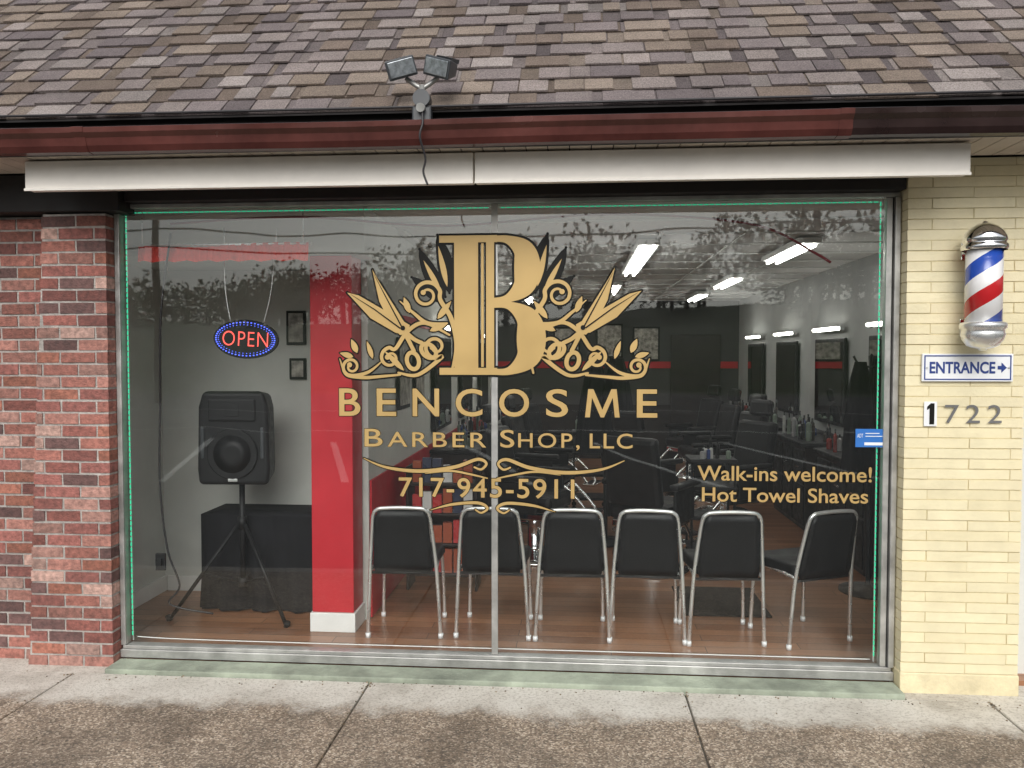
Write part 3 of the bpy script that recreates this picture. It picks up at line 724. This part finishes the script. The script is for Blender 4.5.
# ---------------------------------------------------------------- facade items
bp=empty('barber_pole',(2.315,-.235,0))
def stripe_mat():
    m,nt,b=newmat('barber_stripes'); L=nt.links.new
    tc=N(nt,'ShaderNodeTexCoord'); s=N(nt,'ShaderNodeSeparateXYZ'); L(tc.outputs['Object'],s.inputs[0])
    at=N(nt,'ShaderNodeMath',operation='ARCTAN2'); L(s.outputs[1],at.inputs[0]); L(s.outputs[0],at.inputs[1])
    d=N(nt,'ShaderNodeMath',operation='MULTIPLY'); d.inputs[1].default_value=1/(2*math.pi); L(at.outputs[0],d.inputs[0])
    z=N(nt,'ShaderNodeMath',operation='MULTIPLY_ADD'); z.inputs[1].default_value=-3.1; L(s.outputs[2],z.inputs[0]); L(d.outputs[0],z.inputs[2])
    f=N(nt,'ShaderNodeMath',operation='FRACT'); L(z.outputs[0],f.inputs[0])
    r=N(nt,'ShaderNodeValToRGB'); r.color_ramp.interpolation='CONSTANT'; L(f.outputs[0],r.inputs[0])
    e_=r.color_ramp.elements; e_.new(.5); e_.new(.75)
    for q,(p,c) in zip(e_,[(0,(.80,.80,.80)),(.25,(.50,.015,.02)),(.5,(.80,.80,.80)),(.75,(.02,.07,.38))]): q.position=p; q.color=(*c,1)
    L(r.outputs[0],b.inputs['Base Color']); b.inputs['Roughness'].default_value=.25; b.inputs['Coat Weight'].default_value=.6
    return m
lathe('striped_cylinder',[(.0,1.90),(.082,1.905),(.082,2.285),(.0,2.29)],stripe_mat(),bp)
lathe('top_cap',[(.098,2.262),(.103,2.268),(.103,2.285),(.094,2.292),(.094,2.30),(.099,2.306),(.096,2.325),(.082,2.352),(.06,2.374),(.03,2.39),(.012,2.393),(.012,2.40),(0,2.405)],m_chrome,bp)
lathe('bottom_cap',[(0,1.775),(.015,1.777),(.02,1.785),(.045,1.79),(.07,1.80),(.09,1.83),(.098,1.855),(.094,1.865),(.094,1.878),(.103,1.885),(.103,1.905),(.098,1.912),(.082,1.915)],m_steel,bp)
for z in(1.89,2.275):
    box('wall_bracket',-.035,.035,.07,.133,z-.02,z+.02,m_chrome,bp,.006); box('bracket_plate',-.05,.05,.125,.134,z-.045,z+.045,m_chrome,bp,.003)
en=empty('entrance_sign'); box('plate',2.082,2.522,-.118,-.106,1.622,1.762,m_signw,en,.003)
mb=MB()
for a in((2.092,2.512,1.748,1.754),(2.092,2.512,1.630,1.636),(2.092,2.098,1.636,1.748),(2.506,2.512,1.636,1.748)): mb.box(a[0],a[1],-.1195,-.1183,a[2],a[3])
mb.make('border',m_blue,en)
for x in(2.105,2.499): cyl('screw',(x,-.118,1.692),(x,-.1225,1.692),.005,m_steel,en,seg=12)
text('letters','ENTRANCE',2.118,2.435,1.662,1.722,-.1195,m_blue,en,.028)
meshobj('arrow',[(2.446,-.1195,1.683),(2.464,-.1195,1.683),(2.464,-.1195,1.666),(2.490,-.1195,1.692),(2.464,-.1195,1.718),(2.464,-.1195,1.701),(2.446,-.1195,1.701)],[(0,1,2,3,4,5,6)],m_blue,en)
hn=empty('house_number'); box('backing',2.098,2.162,-.112,-.107,1.395,1.520,m_signw,hn,.002)
meshobj('digit_1',[(2.124,-.1135,1.405),(2.148,-.1135,1.405),(2.148,-.1135,1.512),(2.130,-.1135,1.512),(2.112,-.1135,1.494),(2.112,-.1135,1.478),(2.124,-.1135,1.486)],[(0,1,2,3,4,5,6)],m_bv,hn)
text('digits_722','722',2.200,2.475,1.412,1.505,-.1115,m_silverd,hn,.0,1.35)

fl=empty('security_floodlight',(-.37,-.60,0))
box('mount_plate',-.045,.045,-.02,.03,2.83,2.90,m_grey,fl,.008)
cyl('junction_box',(0,-.03,2.935),(0,.03,2.935),.04,m_grey,fl); cyl('stem',(0,0,2.85),(0,0,3.0),.016,m_alu,fl)
cyl('sensor',(0,-.05,2.885),(0,.0,2.895),.02,m_alu,fl)
for s in(-1,1):
    tube('arm',[(0,0,2.985),(s*.035,0,3.005),(s*.075,0,3.035)],.011,m_alu,fl)
    h=empty('head',(s*.10,-.03,3.065)); h.parent=fl; h.rotation_euler=(.25,s*.35,-s*.35)
    vs=[(-.07,-.05,-.042),(.07,-.05,-.042),(.07,-.05,.047),(-.07,-.05,.047),(-.045,.055,-.025),(.045,.055,-.025),(.045,.055,.03),(-.045,.055,.03)]
    o=meshobj('housing',vs,[(0,1,2,3),(4,7,6,5),(0,4,5,1),(1,5,6,2),(2,6,7,3),(3,7,4,0)],m_grey,h); bev(o,.006)
    box('lens',-.06,.06,-.056,-.051,-.032,.037,m_lens,h,.003)
    for q in range(5): box('cooling_fin',-.04+q*.02-.002,-.04+q*.02+.002,.0,.065,.03,.05,m_grey,h)
tube('loose_cable',[(0,-.02,2.92),(.012,-.05,2.82),(.0,-.06,2.75),(.02,-.03,2.66),(.008,-.02,2.60),(.028,-.02,2.54)],.005,m_wire,fl)
tube('roof_edge_cable',[(-4.8,-.60,2.915),(-2.5,-.605,2.905),(-.40,-.61,2.90),(1.2,-.605,2.905),(4.8,-.60,2.91)],.006,m_wire)

# ---------------------------------------------------------------- across the street (seen mirrored in the glass)
vs=[];fs=[];nx,ny=50,12
for j in range(ny):
    for i in range(nx):
        x=-130+i*260/(nx-1); y=-36-j*9; z=G0-.1+ (1-math.exp(-j/3.5))*8+ (R.uniform(-.4,.4) if j else -.3)+ (1.5*math.sin(x*.05) if j>3 else 0)
        vs.append((x,y,z))
for j in range(ny-1):
    for i in range(nx-1): a=j*nx+i; fs.append((a,a+nx,a+nx+1,a+1))
meshobj('hillside',vs,fs,m_grass,None,True)
mb=MB(); rg=random.Random(5)
for t in range(110):
    x=rg.uniform(-90,90); y=-rg.uniform(62,90); k=min(1,max(0,(x+30)/50)); h=rg.uniform(4,6)+6*k; r=rg.uniform(3.5,5.5); g=rg.uniform(.8,1.15); zb=2.0+(-y-50)*.10
    mb.box(x-.2,x+.2,y-.2,y+.2,zb-3,zb+h*.5,(.05,.035,.025))
    for c in range(9):
        cx,cy,cz=x+rg.gauss(0,r*.45),y+rg.gauss(0,r*.45),zb+h*.55+rg.gauss(0,h*.15); cr=r*rg.uniform(.35,.6); gg=g*rg.uniform(.7,1.3)
        for q in range(58):
            d=Vector((rg.gauss(0,1),rg.gauss(0,1),rg.gauss(0,1))).normalized()*cr*rg.uniform(.4,1.0)
            s=rg.uniform(.16,.34); a=Vector((rg.gauss(0,1),rg.gauss(0,1),rg.gauss(0,1))).normalized(); b=a.orthogonal().normalized(); p=Vector((cx,cy,cz))+d
            mb.add([p-a*s,p+b*s*.7,p+a*s,p-b*s*.7],[(0,1,2,3)],(.06*gg,.09*gg,.04*gg))
mb.make('tree_line',m_foliage)
for x in(-16,9):
    e0=empty('utility_pole',(x,-26,G0)); cyl('pole',(0,0,0),(0,0,9.5),.16,m_bark,e0,.11); box('crossarm',-1.1,1.1,-.06,.06,8.6,8.74,m_bark,e0)
    for q in(-1,-.4,.4,1): cyl('insulator',(q,0,8.74),(q,0,8.9),.04,m_signw,e0)
uw=empty('overhead_wires')
for q,zz in((-.9,8.75),(-.3,8.75),(.9,8.75),(0,6.9),(0,6.2)):
    tube('wire',[(x,-26+q*.3,zz+G0+ (abs(math.sin((x+16)/25*math.pi))*-.6)) for x in range(-66,60,5)],.035 if zz<8 else .025,m_wire,uw,False,6)

# ---------------------------------------------------------------- light & camera
w=bpy.data.worlds.new('World'); sc.world=w; w.use_nodes=True; nt=w.node_tree
sky=nt.nodes.new('ShaderNodeTexSky'); sky.sky_type='NISHITA'; sky.sun_disc=False; sky.sun_elevation=math.radians(39); sky.sun_rotation=math.radians(180)
sky.air_density=1.0; sky.dust_density=4.0
hs=nt.nodes.new('ShaderNodeHueSaturation'); hs.inputs['Saturation'].default_value=.22; nt.links.new(sky.outputs[0],hs.inputs['Color'])
bg=nt.nodes['Background']; bg.inputs['Strength'].default_value=.15; nt.links.new(hs.outputs[0],bg.inputs['Color'])
sd=bpy.data.lights.new('sun','SUN'); sd.energy=1.5; sd.angle=math.radians(40); sd.color=(1,.975,.95)
so=bpy.data.objects.new('sun',sd); COL.objects.link(so); so.rotation_euler=(math.radians(90-39),0,0); so.location=(0,-20,20)
cd=bpy.data.cameras.new('camera'); cd.lens=28.125; cd.sensor_width=36; cd.clip_end=1000; cd.clip_start=.05
co=bpy.data.objects.new('camera',cd); COL.objects.link(co); co.location=(.338,-4.3,1.75); co.rotation_euler=(math.radians(88),0,math.radians(4.5))
sc.camera=co
